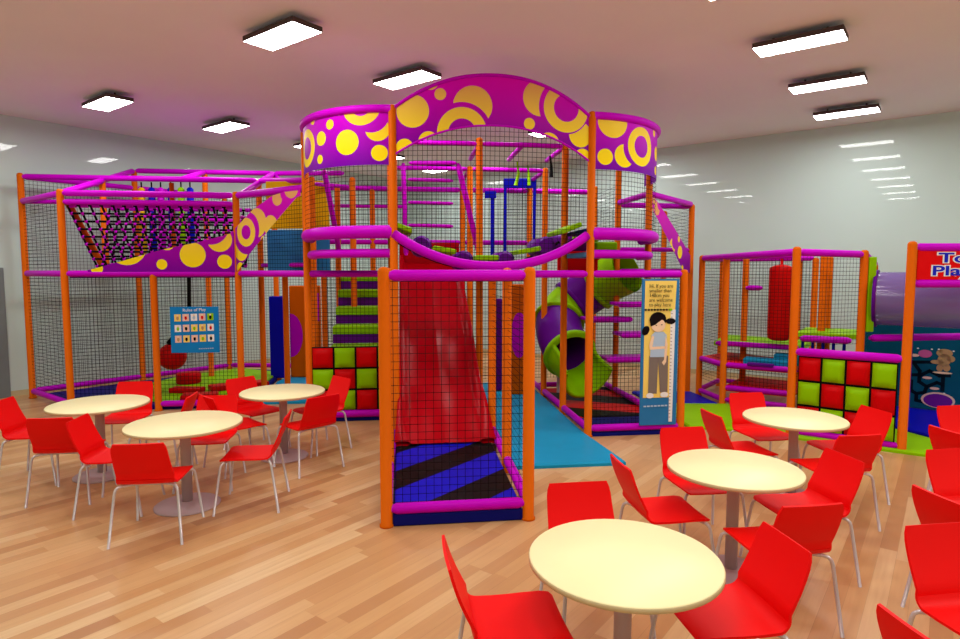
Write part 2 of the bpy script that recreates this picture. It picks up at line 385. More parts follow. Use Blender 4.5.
rail(tw, W(3, 2, 2.35), W(4.07, 2.05, 2.35), .035); rail(tw, W(3, 2, 2.0), W(4.07, 2.05, 2.0)); rail(tw, W(2, 2, 2.55), W(3.3, 2.1, 2.55), .03)
rail(tw, W(3.02, 1, Z2), W(4.07, 2.05, Z2)); rail(tw, W(3.02, 1, Z2), W(3, 2, Z2)); rail(tw, W(3, 2, Z2-.03), W(4.07, 2.05, Z2-.03)); rail(tw, W(3, 2, Z1), W(3.02, 1, Z1))
for a, b in (((1, 1), (2, 1)), ((0, 2), (1, 2)), ((1, 2), (2, 2)), ((1, 1), (1, 2)), ((2, 1), (2, 2)), ((1.5, 1), (1.5, 2)), ((2, 2), (2, 3)), ((1, 2), (1, 3)), ((0, 1), (1, 1))):
    rail(tw, W(*a, 3.7 if a[1] < 2 else 3.56), W(*b, 3.7 if a[1] < 2 else 3.56), .034)
rail(tw, W(-.95, 1, Z1), W(-1, 2, Z1), .036); rail(tw, W(-1, 2, Z1), W(0, 2, Z1), .036); rail(tw, W(-.8, 1.6, 3.45), W(-.7, 2.4, 2.2), .04); rail(tw, W(-1, 2, 3.3), W(-.3, 2.4, 3.3), .03)
# inner ladder frame over the slide
xa, xb, yy = -1.05, -.30, 8.75
rail(tw, (xa+.02, yy, 3.52), (xb, yy, 3.52), .03); rail(tw, (xa-.03, yy, 3.55), (xa, yy, 2.2), .035); rail(tw, (xb-.02, yy, 3.55), (xb+.3, yy+.1, 2.2), .04)
for z in (3.3, 2.98, 2.66): rail(tw, (xa, yy+.05, z), (xb-.05, yy+.05, z-.02), .026)
# drum decks, padded lips, valances
def drum(side, t_, off=0.0):
    if side < 0: return .04-(.97+off)*sin(t_), 1-(1+off)*cos(t_)
    return 2+(1.02+off)*sin(t_), 1-(1+off)*cos(t_)
TS = [R(1+k*97/24) for k in range(25)]
SPOT_L = [('d', .52, .28, .15), ('r', .34, .7, .23, .12), ('c', .15, .42, .14, .22, .58, .2), ('d', .13, .14, .095), ('d', .76, .52, .06), ('d', .92, .37, .088), ('d', .95, .12, .055), ('r', 1.3, .31, .24, .14), ('d', .62, .66, .05), ('d', 1.1, .62, .05), ('r', 1.68, .2, .16, .08)]
SPOT_R = [('d', .25, .6, .2), ('d', .15, .16, .1), ('c', .42, .19, .145, .62, .3, .22), ('r', .72, .34, .25, .14), ('d', 1.08, .58, .05), ('d', 1.22, .33, .1), ('d', 1.2, .1, .06), ('d', 1.42, .5, .07), ('r', 1.6, .25, .17, .09)]
for side, spots in ((-1, SPOT_L), (1, SPOT_R)):
    ij = [drum(side, q_) for q_ in TS]
    P = [W(i, j) for i, j in ij]; acc = [0]
    for k in range(1, len(P)): acc.append(acc[-1]+(P[k]-P[k-1]).length)
    s = MB(); s.grid([[p+UP*3.2 for p in P], [p+UP*3.8 for p in P]], uvs=[[(a, 0) for a in acc], [(a, .64) for a in acc]])
    s.build('spotted_valance', spotted('spotted print '+('left' if side < 0 else 'right'), spots, 0, .75, (112, 4, 160), (214, 0, 210), .35), tw)
    curve_rail(tw, [p+UP*3.82 for p in P], .046)
    curve_rail(tw, [W(*drum(side, q_, -.02))+UP*2.45 for q_ in TS], .075, name='padded_lip')
    curve_rail(tw, [W(*drum(side, q_, -.06))+UP*2.21 for q_ in TS], .052); 
    poly = [tuple(W(*drum(side, q_, -.03))[:2]) for q_ in TS] + [tuple(W(.0 if side < 0 else 2.02, 1)[:2])]
    deck(tw, poly, 2.53, .05, 'navy'); deck(tw, poly, 2.24, .06, 'steel_blue')
    for k in range(0, 24, 2): pass
    s = MB(); s.grid([[p+UP*2.5 for p in P], [p+UP*3.2 for p in P]], uvs=[[(a, 2.5) for a in acc], [(a, 3.2) for a in acc]]); s.build('safety_net', M['net'], tw)
# arch valance (flat sheet between the two tall posts)
NA = 40; top = []; bot = []
Lw = 2*BAY
def arc(u, zend, zmid):                       # circular-ish arc
    f = (u-.5*Lw)/(.5*Lw); return zend+(zmid-zend)*(1-abs(f)**2.2)
for k in range(NA+1):
    u = Lw*(.03+.955*k/NA); bulge = -.16*(1-((u-.5*Lw)/(.5*Lw))**2)
    p = W(u/BAY, bulge/BAY)
    top.append((p+UP*arc(u, 3.77, 4.17), (u, arc(u, 3.77, 4.17)-3.2))); bot.append((p+UP*arc(u, 3.27, 3.63), (u, arc(u, 3.27, 3.63)-3.2)))
def K(cx, cy): return cx*.002661-.02, 1.093-cy*.002483
kk = .00257
ARCH = [('d', *K(110, 205), 70*kk), ('d', *K(225, 132), 25*kk), ('c', *K(185, 78), 34*kk, *K(150, 45), 52*kk), ('c', *K(360, 182), 85*kk, *K(315, 300), 130*kk),
        ('r', *K(315, 300), 108*kk, 60*kk), ('d', *K(175, 340), 44*kk), ('d', *K(75, 365), 38*kk), ('c', *K(650, 135), 78*kk, *K(770, 170), 130*kk), ('r', *K(770, 170), 107*kk, 60*kk),
        ('d', *K(603, 252), 25*kk), ('c', *K(838, 285), 56*kk, *K(765, 165), 120*kk), ('d', *K(850, 392), 42*kk), ('d', *K(690, 340), 52*kk)]
s = MB(); s.grid([[b_[0] for b_ in bot], [b_[0] for b_ in top]], uvs=[[b_[1] for b_ in bot], [b_[1] for b_ in top]])
s.build('arch_valance', spotted('spotted print arch', ARCH, .12, .95, (96, 0, 150), (228, 0, 200), .75), tw)
curve_rail(tw, [t_[0]+UP*.01 for t_ in top], .02)
curve_rail(tw, [b_[0] for b_ in bot], .012)
sag = []
for k in range(NA+1):
    u = Lw*(.02+.96*k/NA); f = (u-.5*Lw)/(.5*Lw); sag.append(W(u/BAY, -.16*(1-f*f)/BAY, 2.06+.4*abs(f)**2.2))
curve_rail(tw, sag, .055, name='padded_lip')
s = MB(); s.grid([[p for p in sag], [b_[0] for b_ in bot]], uvs=[[(b_[1][0], p.z) for p, b_ in zip(sag, bot)], [(b_[1][0], b_[0].z) for b_ in bot]]); s.build('safety_net', M['net'], tw)
# other tower nets
net(tw, W(1, 0), W(1, 3), .1, Z1) if False else None
net(tw, W(2, 0), W(3.0, 0), .12, Z1, 'net_fine'); net(tw, W(3.0, 0), W(3.02, 1), .12, Z1, 'net_fine')
net(tw, W(-.95, 1), W(0, 1), 1.0, 2.2); net(tw, W(-1, 3), W(3, 3), .1, 3.5); net(tw, W(3, 3), W(4.1, 3), .1, 3.1); net(tw, W(3.02, 1), W(4.07, 2.05), 2.0, 3.1); net(tw, W(3, 2), W(3, 3), 2, 3.4)
net(tw, W(1, 2.9), W(1, 1.2), 2.3, 3.6, 'net_fine'); net(tw, W(0, 1.2), W(0, 2.9), 2.3, 3.6, 'net_fine'); net(tw, W(4.07, 2.05), W(4.1, 3), .1, 3.0)
# right flank swoop
p0, p1 = W(3.02, 1), W(4.07, 2.05); L_ = (p1-p0).length; lo, hi = [], []
for k in range(15):
    f = k/14; p = p0+(p1-p0)*f - Vector((.02, .04, 0)); zc = Z2-.02-(Z2-2.22)*f**1.15
    hi.append((p+UP*(zc+.06), (L_*f, zc+.06-2))); lo.append((p+UP*max(1.98, zc-.12-.3*f), (L_*f, max(1.98, zc-.12-.3*f)-2)))
s = MB(); s.grid([[q_[0] for q_ in lo], [q_[0] for q_ in hi]], uvs=[[q_[1] for q_ in lo], [q_[1] for q_ in hi]])
s.build('swoop_panel', spotted('spotted print right swoop', [('d', .2, 1.0, .05), ('c', .32, .9, .1, .42, .98, .1), ('d', .14, .85, .05), ('c', .95, .38, .12, 1.05, .46, .12), ('d', 1.28, .3, .1), ('d', 1.05, .1, .06), ('d', 1.22, .5, .05), ('d', 1.4, .05, .05)], .1, .8, (130, 0, 160), (214, 0, 190), .7), tw)
# pads seen between posts
s = MB(); s.obox(W(2.05, 1.5, 1.98), EX*.62, EY*.05, UP*.32, .02); s.build('wall_pad', M['red'], tw)
s = MB(); s.obox(W(2.7, 2.2, 2.0), EX*.4, EY*.05, UP*.3, .02); s.build('wall_pad', M['red'], tw)
for x, y, z, wd in ((2.34, 9.25, 1.5, .52), (2.0, 9.4, 1.26, .72), (2.36, 9.2, 1.04, .48), (2.26, 9.1, .68, .74)):
    s = MB(); c_ = Vector((x, y, z)); s.path([c_-EX*(wd/2), c_-EX*(wd/2-.04), c_+EX*(wd/2-.04), c_+EX*(wd/2)], .04, 12, [.025, .045, .045, .025]); s.obox(c_-EX*(wd/2)-UP*.02, EX*wd, EY*.4, UP*.05, .015); s.build('climbing_shelf', M['magenta'], tw)
# blue framed net door high inside
bx0, bx1, by = .43, .93, 10.6
for p, q_ in (((bx0, by, 2.2), (bx0, by, 3.5)), ((bx1, by, 2.2), (bx1, by, 3.5))):
    s = MB(); s.obox(Vector(p)-Vector((.025, .025, 0)), (.05, 0, 0), (0, .05, 0), (0, 0, q_[2]-p[2]), .008); s.build('door_frame', M['blue'], tw)
s = MB(); s.obox((bx0-.03, by-.03, 3.42), (bx1-bx0+.06, 0, 0), (0, .06, 0), (0, 0, .16), .01); s.build('door_frame', M['blue'], tw)
s = MB(); s.obox((.18, by, 2.15), (.07, 0, 0), (0, .06, 0), (0, 0, 1.2), .01); s.build('door_frame', M['blue'], tw)
s = MB(); s.obox((.08, by-.02, 3.25), (.2, 0, 0), (0, .06, 0), (0, 0, .12), .01); s.build('door_frame', M['blue'], tw)
net(tw, (bx0, by, 0), (bx1, by, 0), 2.2, 3.42, 'net_fine')

# ------------------------------------------------------------------ sagging padded bridge inside the round opening
br = thing('padded_bridge', W(1, .6, 2.1), 'sagging bridge of alternating lime and purple pads behind the round opening', 'rope bridge')
for k in range(9):
    f = -1+2*k/8; u = 1+f*.9; z = 2.07+.37*abs(f)**2.0
    if k % 2 == 0:
        s = MB(); sl = .74*f*abs(f)**.1*.5; d_ = (EX*cos(sl)+UP*sin(sl)); c_ = W(u, .3, z+.07); s.obox(c_-d_*.14, d_*.28, EY*.8, d_.cross(EY)*.06, .015); s.build('lime_pad', M['lime'], br)
    else:
        s = MB(); c_ = W(u, .55, z+.04); s.path([c_, c_+EY*.02, c_+EY*.62, c_+EY*.64], .13, 16, [.1, .13, .13, .1]); s.build('purple_roller', M['purple'], br)
for j in (.35, 1.05):
    s = MB(); s.path([W(1-.95+1.9*k/16, j, 2.04+.37*abs(-1+k/8)**2) for k in range(17)], .02, 8); s.build('rope', M['net_rope'], br)
for k, (i, j, z, col, lab) in enumerate(((2.35, 1.2, 2.42, 'lime', 'lime padded cushion inside the tower by the tall right post'), (2.2, 1.7, 2.4, 'purple', 'purple foam roller inside the tower beside the lime cushion'), (2.62, 1.3, 2.3, 'lime', 'small lime cushion low under the right drum'))):
    c_ = W(i, j, z); s = MB()
    if col == 'purple': s.path([c_-EX*.3, c_-EX*.27, c_+EX*.27, c_+EX*.3], .16, 16, [.12, .16, .16, .12])
    else: s.obox(c_-EX*.16, EX*.32, EY*.3, UP*.13, .03)
    # held on a rail
    tag(s.build('foam_cushion', M[col]), lab, 'soft play block')
# lime and black tassels hanging high inside
for k, (x, y, z, l) in enumerate(((.55, 9.2, 3.62, .35), (.72, 9.4, 3.6, .3), (1.55, 8.6, 3.6, .28), (1.0, 8.9, 3.65, .3))):
    s = MB(); s.path([(x, y, z), (x+.02, y, z-l*.5), (x-.02+.04*(k % 2), y, z-l)], .02, 8, [.012, .02, .03]); 
    tag(s.build('hanging_strap', M['lime' if k != 3 else 'black']), ['lime strap hanging high in the tower, left of the blue door frame', 'lime strap hanging above the blue door frame', 'lime strap hanging near the right end of the arch', 'black strap hanging high inside the round opening'][k], 'strap', 'straps hanging in the tower')

# ------------------------------------------------------------------ padded stairs left of the slide
st = thing('padded_stairs', W(-.35, 1.4), 'lime and purple padded stairs climbing behind the square pad panel', 'stairs')
NS = 5
for k in range(NS):
    j = 1.12+k*.36; z = .98+k*.245
    s = MB(); s.obox(W(-.72, j, z-.245), EX*(BAY*.68), EY*(BAY*.36), UP*.13, .012); s.build('riser', M['purple'], st)
    s = MB(); s.obox(W(-.72, j-.015, z-.115), EX*(BAY*.68), EY*(BAY*.375), UP*.115, .015); s.build('tread', M['lime'], st)

# ------------------------------------------------------------------ padded square panels
def pad_panel(p, q_, z0, z1, cols, rows_, label, start):
    p, q_ = Vector(p), Vector(q_); L = (q_-p).length; d_ = (q_-p).normalized(); nrm = UP.cross(d_)*-1
    t = thing('cushion_board', (p+q_)/2, label, 'padded board')
    if nrm.y > 0: nrm = -nrm
    s = MB(); s.obox(p+UP*z0, d_*L, -nrm*.05, UP*(z1-z0), .008); s.build('backing', M['black'], t)
    cw, ch = L/cols, (z1-z0)/rows_
    for r in range(rows_):
        for c_ in range(cols):
            g = 7; rws = []
            for a in range(g+1):
                row = []
                for b in range(g+1):
                    x, y = -1+2*a/g, -1+2*b/g; h = .055*((1-x**4)*(1-y**4))**.5
                    pin = 1-.05*(1-abs(y))*abs(x); pin2 = 1-.05*(1-abs(x))*abs(y)
                    row.append(p+d_*(cw*(c_+.5)+x*pin2*cw*.455)+UP*(z1-ch*(r+.5)+y*pin*ch*.455)+nrm*(.004+h))
                rws.append(row)
            s = MB(); s.grid(rws); s.build('cushion', M['red' if (r+c_+start) % 2 == 0 else 'lime'], t)
    return t
pp = pad_panel(W(-.9, .98), W(.07, .98), .14, 1.0, 4, 3, 'checkered panel of red and lime cushions below the purple stairs', 0)
s = MB(); s.obox(W(-.9, .96, 0), EX*(BAY*.97), EY*.3, UP*.06, .01); s.build('base_strip', M['navy'], pp)
rail(pp, W(-.92, .97, .1), W(.05, .97, .1), .05)

# ------------------------------------------------------------------ tube slide
ts = thing('tube_slide', (1.6, 9.3, 0), 'lime and purple spiral tube slide with an open mouth behind the orange posts', 'tube slide')
ctrl = [(1.59, 8.86, .545), (1.49, 9.03, .63), (1.36, 9.25, .76), (1.27, 9.65, 1.0), (1.3, 10.0, 1.22), (1.5, 10.2, 1.44), (1.8, 10.2, 1.66), (2.1, 10.05, 1.86), (2.35, 9.8, 2.02)]
def cat(P, n_):
    P = [Vector(p) for p in P]; P = [P[0]*2-P[1]]+P+[P[-1]*2-P[-2]]; out = []
    for k in range(1, len(P)-2):
        for q_ in range(n_):
            x = q_/n_; a, b, c_, d_ = P[k-1], P[k], P[k+1], P[k+2]
            out.append(.5*((2*b)+(-a+c_)*x+(2*a-5*b+4*c_-d_)*x*x+(-a+3*b-3*c_+d_)*x**3))
    return out+[P[-2]]
pts = cat(ctrl, 6)
segs = [(0, 13, 'lime'), (12, 24, 'purple'), (23, 32, 'lime'), (31, 40, 'purple'), (39, 49, 'lime')]
for a, b, m_ in segs:
    pp_ = pts[a:b]; s = MB(); r = .37
    if a == 0:                                     # open exit trough: lower part of the tube only, rolled edges
        for rr in (r, r-.03):
            rows = []
            for k, p in enumerate(pp_):
                dd = (pts[k+1]-pts[max(0, k-1)]).normalized(); x = dd.cross(UP).normalized(); y = x.cross(dd); cut = .02+.5*(k/12)**2
                rows.append([p+(x*cos(q_)+y*sin(q_))*(rr+.05*max(0, 1-k/5)) for q_ in [pi-cut+(pi+2*cut)*g/24 for g in range(25)]])
            s.grid(rows)
            if rr == r: ed = [[q_[0] for q_ in rows], list(rows[0]), [q_[-1] for q_ in rows]]
        for e_ in ed: s.path(e_, .035, 8)
    else:
        s.path(pp_, r, 28, caps=False); s.path(pp_, r-.03, 28, caps=False)
    s.build('tube_section', M[m_], ts)
    if a:
        s = MB(); dd = (pp_[1]-pp_[0]).normalized(); w_ = .05 if a == 12 else .035
        s.path([pp_[0]-dd*w_, pp_[0]-dd*(w_-.005), pp_[0]+dd*.03, pp_[0]+dd*.035], r, 28, [r-.03, r+.045, r+.045, r], caps=False); s.build('flange', M['lime' if a == 12 else m_], ts)
for k in (20, 36):
    s = MB(); p = pts[k]; s.path([(p.x, p.y, .05), (p.x, p.y, p.z-.36)], .025, 8); s.build('support', M['column'], ts)

# ------------------------------------------------------------------ left climbing wing
lw = thing('climbing_frame', W(-2.8, 2.8), 'left wing of orange posts and magenta rails with a sloping roof against the wall', 'climbing frame')
for i, j, z in ((-3.84, 1.79, Z2+.05), (-2.85, 1.79, Z1), (-1.87, 1.79, Z2+.05), (-4.82, 2.79, Z3+.05), (-1.82, 2.79, Z3), (-3.82, 3.79, Z4), (-2.82, 3.79, Z4), (-1.82, 3.79, Z4), (-2.82, 4.79, Z3), (-1.5, 2.79, Z1), (-3.82, 2.79, Z3)):
    gpost(lw, i, j, z, z0=(1.95 if (i, j) == (-3.82, 2.79) else 0))
e_ = [(-3.84, 1.79), (-2.85, 1.79), (-1.87, 1.79), (-.93, 1)]
rail(lw, W(*e_[0], Z2), W(*e_[2], Z2)); rail(lw, W(*e_[2], Z2), W(*e_[3], Z2), .05)
rail(lw, W(*e_[0], Z2-.12), W(*e_[2], Z2-.12), .04)
rail(lw, W(*e_[0], Z1), W(*e_[2], Z1)); rail(lw, W(*e_[2], Z1), W(*e_[3], Z1)); rail(lw, W(*e_[1], .1), W(*e_[2], .1))
for z in (Z1, Z2): rail(lw, W(-4.82, 2.79, z), W(-3.82, 1.79, z))
rail(lw, W(-4.82, 2.79, .12), W(-3.82, 1.79, .12)); rail(lw, W(-4.82, 2.79, .12), W(-3.82, 3.79, .12)); rail(lw, W(-3.82, 3.79, .12), W(-2.82, 4.79, .12)); rail(lw, W(-2.82, 4.79, .12), W(-1.7, 4.6, .12))
rail(lw, W(-4.82, 2.79, Z3), W(-1.82, 2.79, Z3)); rail(lw, W(-1.82, 2.79, Z3), W(-1, 2, 3.35)); rail(lw, W(-4.82, 2.79, Z2), W(-2.2, 2.79, Z2), .036)
rail(lw, W(-3.82, 3.79, Z4), W(-1.82, 3.79, Z4)); rail(lw, W(-1.82, 3.79, Z4), W(-.7, 3.3, 3.7))
rail(lw, W(-4.82, 2.79, Z3), W(-3.82, 3.79, Z3)); rail(lw, W(-3.82, 3.79, Z3), W(-2.82, 4.79, Z3)); rail(lw, W(-4.82, 2.79, Z1), W(-3.82, 3.79, Z1)); rail(lw, W(-3.82, 3.79, Z2-.1), W(-2.4, 4.7, Z2-.1), .036)
for i in (-3.82, -2.82, -1.82): rail(lw, W(i, 1.79 if i != -2.82 else 2.79, Z2 if i != -2.82 else Z3), W(i, 3.79, Z4), .046)
rail(lw, W(-1.82, 3.79, Z4), W(-1.2, 2.9, Z2), .036); rail(lw, W(-1.82, 1.79, Z2-.3), W(-1.82, 2.79, Z2-.3), .03); rail(lw, W(-1.82, 2.79, 2.1), W(-1, 2, 2.1), .036); rail(lw, W(-3.82, 2.6, 2.08), W(-3.0, 2.6, 2.08), .04)
s = MB(); s.path([W(-3.8, 1.85, 2.98), W(-3.74, 2.5, 2.1)], .045, 12); s.build('slanted_post', M['orange_dark'], lw)
s = MB(); s.path([W(-2.95, 2.79, 3.4), W(-2.95, 2.79, 2.0)], .036, 12); s.build('short_post', M['orange_dark'], lw)
net(lw, W(-4.82, 2.79), W(-3.82, 1.79), .12, Z2, z2=.12, z3=Z2); net(lw, W(-4.82, 2.79), W(-3.82, 3.79), .12, Z3); net(lw, W(-3.82, 3.79), W(-2.82, 4.79), .12, Z3); net(lw, W(-2.82, 4.79), W(-1.6, 4.7), .12, Z3)
net(lw, W(-3.82, 1.79), W(-1.82, 1.79), .12, Z1); net(lw, W(-1.82, 1.79), W(-.95, 1), 1.97, Z2); net(lw, W(-4.82, 2.79), W(-3.82, 3.79), Z2, Z3); net(lw, W(-1.6, 4.6), W(-.3, 3.6), .1, Z1)
for i0, m_ in ((-3.82, 0),): deck(lw, [tuple(W(*q_)[:2]) for q_ in ((-3.8, 1.83), (-1.84, 1.83), (-1.84, 2.77), (-3.8, 2.77))], 1.96, .05, 'purple')
# swoop panel along the front
uL = 2*BAY; up_, dn_ = [], []
def top_z(u):
    x = [(0, 1.99), (.35, 2.03), (.8, 2.16), (1.3, 2.31), (1.8, 2.42), (2.2, 2.53), (2.36, 2.6), (2.75, 2.84), (3.2, 3.02), (3.8, 3.1)]
    for (a, za), (b, zb) in zip(x, x[1:]):
        if u <= b: return za+(zb-za)*(u-a)/(b-a)
    return x[-1][1]
def bot_z(u): return 1.99 if u < 2.4 else 1.99+(2.98-1.99)*min(1, ((u-2.4)/1.3))**.9
Ld = (W(*e_[3])-W(*e_[2])).length
for k in range(46):
    u = .3+(uL+Ld-.35)*k/45
    p = W(-3.82+u/BAY, 1.76) if u <= uL else W(*e_[2])+(W(*e_[3])-W(*e_[2]))*((u-uL)/Ld)-Vector((.02, .035, 0))
    up_.append((p+UP*top_z(u), (u, top_z(u)))); dn_.append((p+UP*bot_z(u), (u, bot_z(u))))
SW = [('d', 1.70, 2.235, .175), ('d', 1.28, 2.1, .072), ('d', 2.13, 2.14, .1), ('c', 2.07, 2.45, .17, 1.95, 2.63, .25), ('d', .82, 2.36, .27), ('d', 1.36, 2.4, .1), ('r', 2.62, 2.55, .2, .1), ('c', 2.86, 2.67, .2, 2.66, 2.58, .25), ('d', 2.47, 2.05, .08), ('c', 2.5, 2.3, .15, 2.62, 2.5, .26), ('d', 2.85, 2.22, .09), ('d', 3.0, 2.42, .07), ('d', 3.15, 2.62, .14), ('c', 3.3, 2.98, .1, 3.5, 3.05, .14), ('d', 3.58, 3.1, .14), ('d', .42, 2.04, .08)]
s = MB(); s.grid([[q_[0] for q_ in dn_], [q_[0] for q_ in up_]], uvs=[[q_[1] for q_ in dn_], [q_[1] for q_ in up_]]); s.build('swoop_panel', spotted('spotted print left swoop', SW, 2.0, 3.0, (124, 0, 158), (214, 0, 190), .75), lw)
# inner wall panels, upper yellow over blue
for z0_, z1_, m_ in ((2.66, 3.38, 'yellow'), (2.0, 2.64, 'poster_blue')):
    s = MB(); s.obox((-3.3, 9.55, z0_), (.98, -.1, 0), (.01, .05, 0), (0, 0, z1_-z0_), .01); s.build('wall_panel', M[m_], lw)
# coloured rollers hanging at the back
for k, (x, m_) in enumerate(((146, 'yellow'), (156, 'blue'), (165, 'magenta'), (175, 'blue'), (185, 'lime'), (194, 'blue'))):
    Y = 10.6; X = (x-480)/612*Y; t = thing('foam_roller', (X, Y, 2.3), f"{dict(yellow='yellow', blue='blue', magenta='magenta', lime='lime')[m_]} vertical foam roller behind the rope net" + {0: ', first from the left', 1: ', beside the yellow one', 2: ' between two blue ones', 3: ' in the middle of the row', 4: ', second from the right end', 5: ', last on the right'}[k], 'foam roller', 'foam rollers behind the rope net')
    s = MB(); s.lathe(X, Y, [(.03, 2.3), (.055, 2.33), (.055, 3.4), (.03, 3.43)], 12); s.build('foam', M[m_], t)
    s = MB(); s.path([(X, Y, 3.42), (X, Y, 3.52)], .012, 6); s.build('rope', M['net_rope'], t)

# ------------------------------------------------------------------ rope net bridge
rn = thing('rope_net_bridge', W(-2.85, 2.3, 2.0), 'black rope net with magenta knots hung as a bridge in the left wing', 'rope net')
def netsheet(j0, z0, j1, z1, i0, i1, nu, nv, inset):
    g = [[W(i0+inset*(v/nv)+(i1-i0-inset*(v/nv))*u/nu, j0+(j1-j0)*v/nv, z0+(z1-z0)*v/nv-.03*sin(pi*u/nu)*0) for u in range(nu+1)] for v in range(nv+1)]
    s = MB()
    for v in range(nv+1): s.path(g[v], .016, 5)
    for u in range(nu+1): s.path([g[v][u] for v in range(nv+1)], .016, 5)
    s.mi = 1
    for v in range(1, nv+1):
        for u in range(nu+1): s.ball(g[v][u], .029, 6, 4)
    for u in range(nu): 
        a, b = g[0][u], g[0][u+1]; s.path([a*.8+b*.2, a*.2+b*.8], .035, 6)
    s.build('knotted_net', [M['net_rope'], M['magenta']], rn)
netsheet(1.86, 2.92, 2.28, 2.08, -3.8, -1.9, 15, 8, .1); netsheet(2.74, 2.98, 2.3, 2.1, -3.72, -1.9, 16, 7, .08)

# ------------------------------------------------------------------ hanging ball, sign boards
hb = thing('hanging_ball', (-4.94, 9.75, .43), 'shiny red ball hanging on a black strap behind the rules sign', 'punch ball')
s = MB(); s.ball((-4.94, 9.75, .64), .215, 24, 14); s.build('ball', M['bag_red'], hb)
s = MB(); s.path([(-4.94, 9.75, .83), (-4.88, 9.75, .92), (-4.74, 9.74, 1.05), (-4.63, 9.72, 1.3), (-4.6, 9.7, 1.94)], .03, 10, [.09, .075, .04, .03, .03]); s.build('strap', M['black'], hb)

class Board:
    """flat printed board: local (s, z) -> world, layers stand a millimetre or two off the face"""
    def __init__(b, p, q_, parent): b.p = Vector(p); b.d = (Vector(q_)-b.p).normalized(); b.n = b.d.cross(UP); b.par = parent; b.k = 0
    def at(b, s_, z, off): return b.p+b.d*s_+UP*z+b.n*off
    def poly(b, pts_, m_, name, off=None, many=False):
        b.k += 1; o = off if off is not None else .0012*b.k+.002; s = MB()
        for q_ in (pts_ if many else [pts_]):
            a = sum(q_[k][0]*q_[(k+1) % len(q_)][1]-q_[(k+1) % len(q_)][0]*q_[k][1] for k in range(len(q_)))
            if a < 0: q_ = list(reversed(q_))
            s.face([b.at(x, z, o) for x, z in q_])
        return s.build(name, M[m_], b.par)
    def ell(b, cx, cz, rx, rz, n_=20, rot=0): return [(cx+rx*cos(2*pi*k/n_)*cos(rot)-rz*sin(2*pi*k/n_)*sin(rot), cz+rx*cos(2*pi*k/n_)*sin(rot)+rz*sin(2*pi*k/n_)*cos(rot)) for k in range(n_)]
    def rect(b, x0, z0, x1, z1): return [(x0, z0), (x1, z0), (x1, z1), (x0, z1)]
    def line(b, pts_, w_):
        out = []
        for (x0, z0), (x1, z1) in zip(pts_, pts_[1:]):
            l = math.hypot(x1-x0, z1-z0); nx, nz = -(z1-z0)/l*w_/2, (x1-x0)/l*w_/2; ex, ez = (x1-x0)/l*w_*.4, (z1-z0)/l*w_*.4
            out.append([(x0-nx-ex, z0-nz-ez), (x1-nx+ex, z1-nz+ez), (x1+nx+ex, z1+nz+ez), (x0+nx-ex, z0+nz-ez)])
        return out
    def text(b, txt, s_, z, size, m_, name='lettering', off=None, grow=0, align='LEFT', sx=1):
        b.k += 1; o = off if off is not None else .0012*b.k+.003
        cu = bpy.data.curves.new('lettering', 'FONT'); cu.body = txt; cu.size = size; cu.offset = grow; cu.align_x = align; cu.extrude = .001; cu.resolution_u = 4
        ob = bpy.data.objects.new('lettering', cu); C.objects.link(ob); bpy.context.view_layer.update()
        me = bpy.data.meshes.new_from_object(ob.evaluated_get(bpy.context.evaluated_depsgraph_get())); bpy.data.objects.remove(ob)
        base = b.at(s_, z, o)-parent_loc(b.par)
        for v in me.vertices: v.co = base+b.d*(v.co.x*sx)+UP*v.co.y+b.n*v.co.z
        me.materials.clear(); me.materials.append(M[m_]); o_ = bpy.data.objects.new(name, me); C.objects.link(o_); o_.parent = b.par; return o_

# rules sign hung on the left wing front
q0 = Vector((-4.40, 8.66, .86)); t = thing('rules_sign', q0, 'square blue rules sign with three rows of small pictures hung on the left netting', 'sign')
s = MB(); s.obox(q0+Vector((0, 0, -.02)), (.66, .07, 0), (-.002, .02, 0), (0, 0, .66), .004); s.build('sign_board', M['rules_blue'], t)
bd = Board(q0+UP*-.02, q0+Vector((.66, .07, 0)), t); bd.p = q0+UP*-.02
bd.text('Rules of Play', .335, .585, .062, 'white', align='CENTER')
cols_ = ['poster_yellow', 'pale', 'white', 'pale', 'lime', 'white', 'pale', 'poster_yellow', 'poster_yellow', 'white', 'pale', 'poster_yellow', 'pale', 'poster_yellow', 'white']
ins_ = ['tan', 'red', 'shirt', 'red', 'hair', 'lime', 'hair', 'lime', 'tan', 'red', 'tan', 'hair', 'hair', 'lime', 'hair']
for r in range(3):
    for c_ in range(5):
        k = r*5+c_; x = .06+c_*.112; z = .45-r*.152
        bd.poly(bd.rect(x, z, x+.088, z+.1), cols_[k], 'picture', .0035); bd.poly(bd.ell(x+.044, z+.045, .018, .03, 10), ins_[k], 'picture_figure', .005); bd.poly(bd.ell(x+.044, z+.08, .014, .014, 8), 'skin', 'picture_figure', .0062)
bd.poly([bd.rect(.38+k*.03, .04, .403+k*.03, .052) for k in range(7)], 'shirt', 'small_print', .004, True)

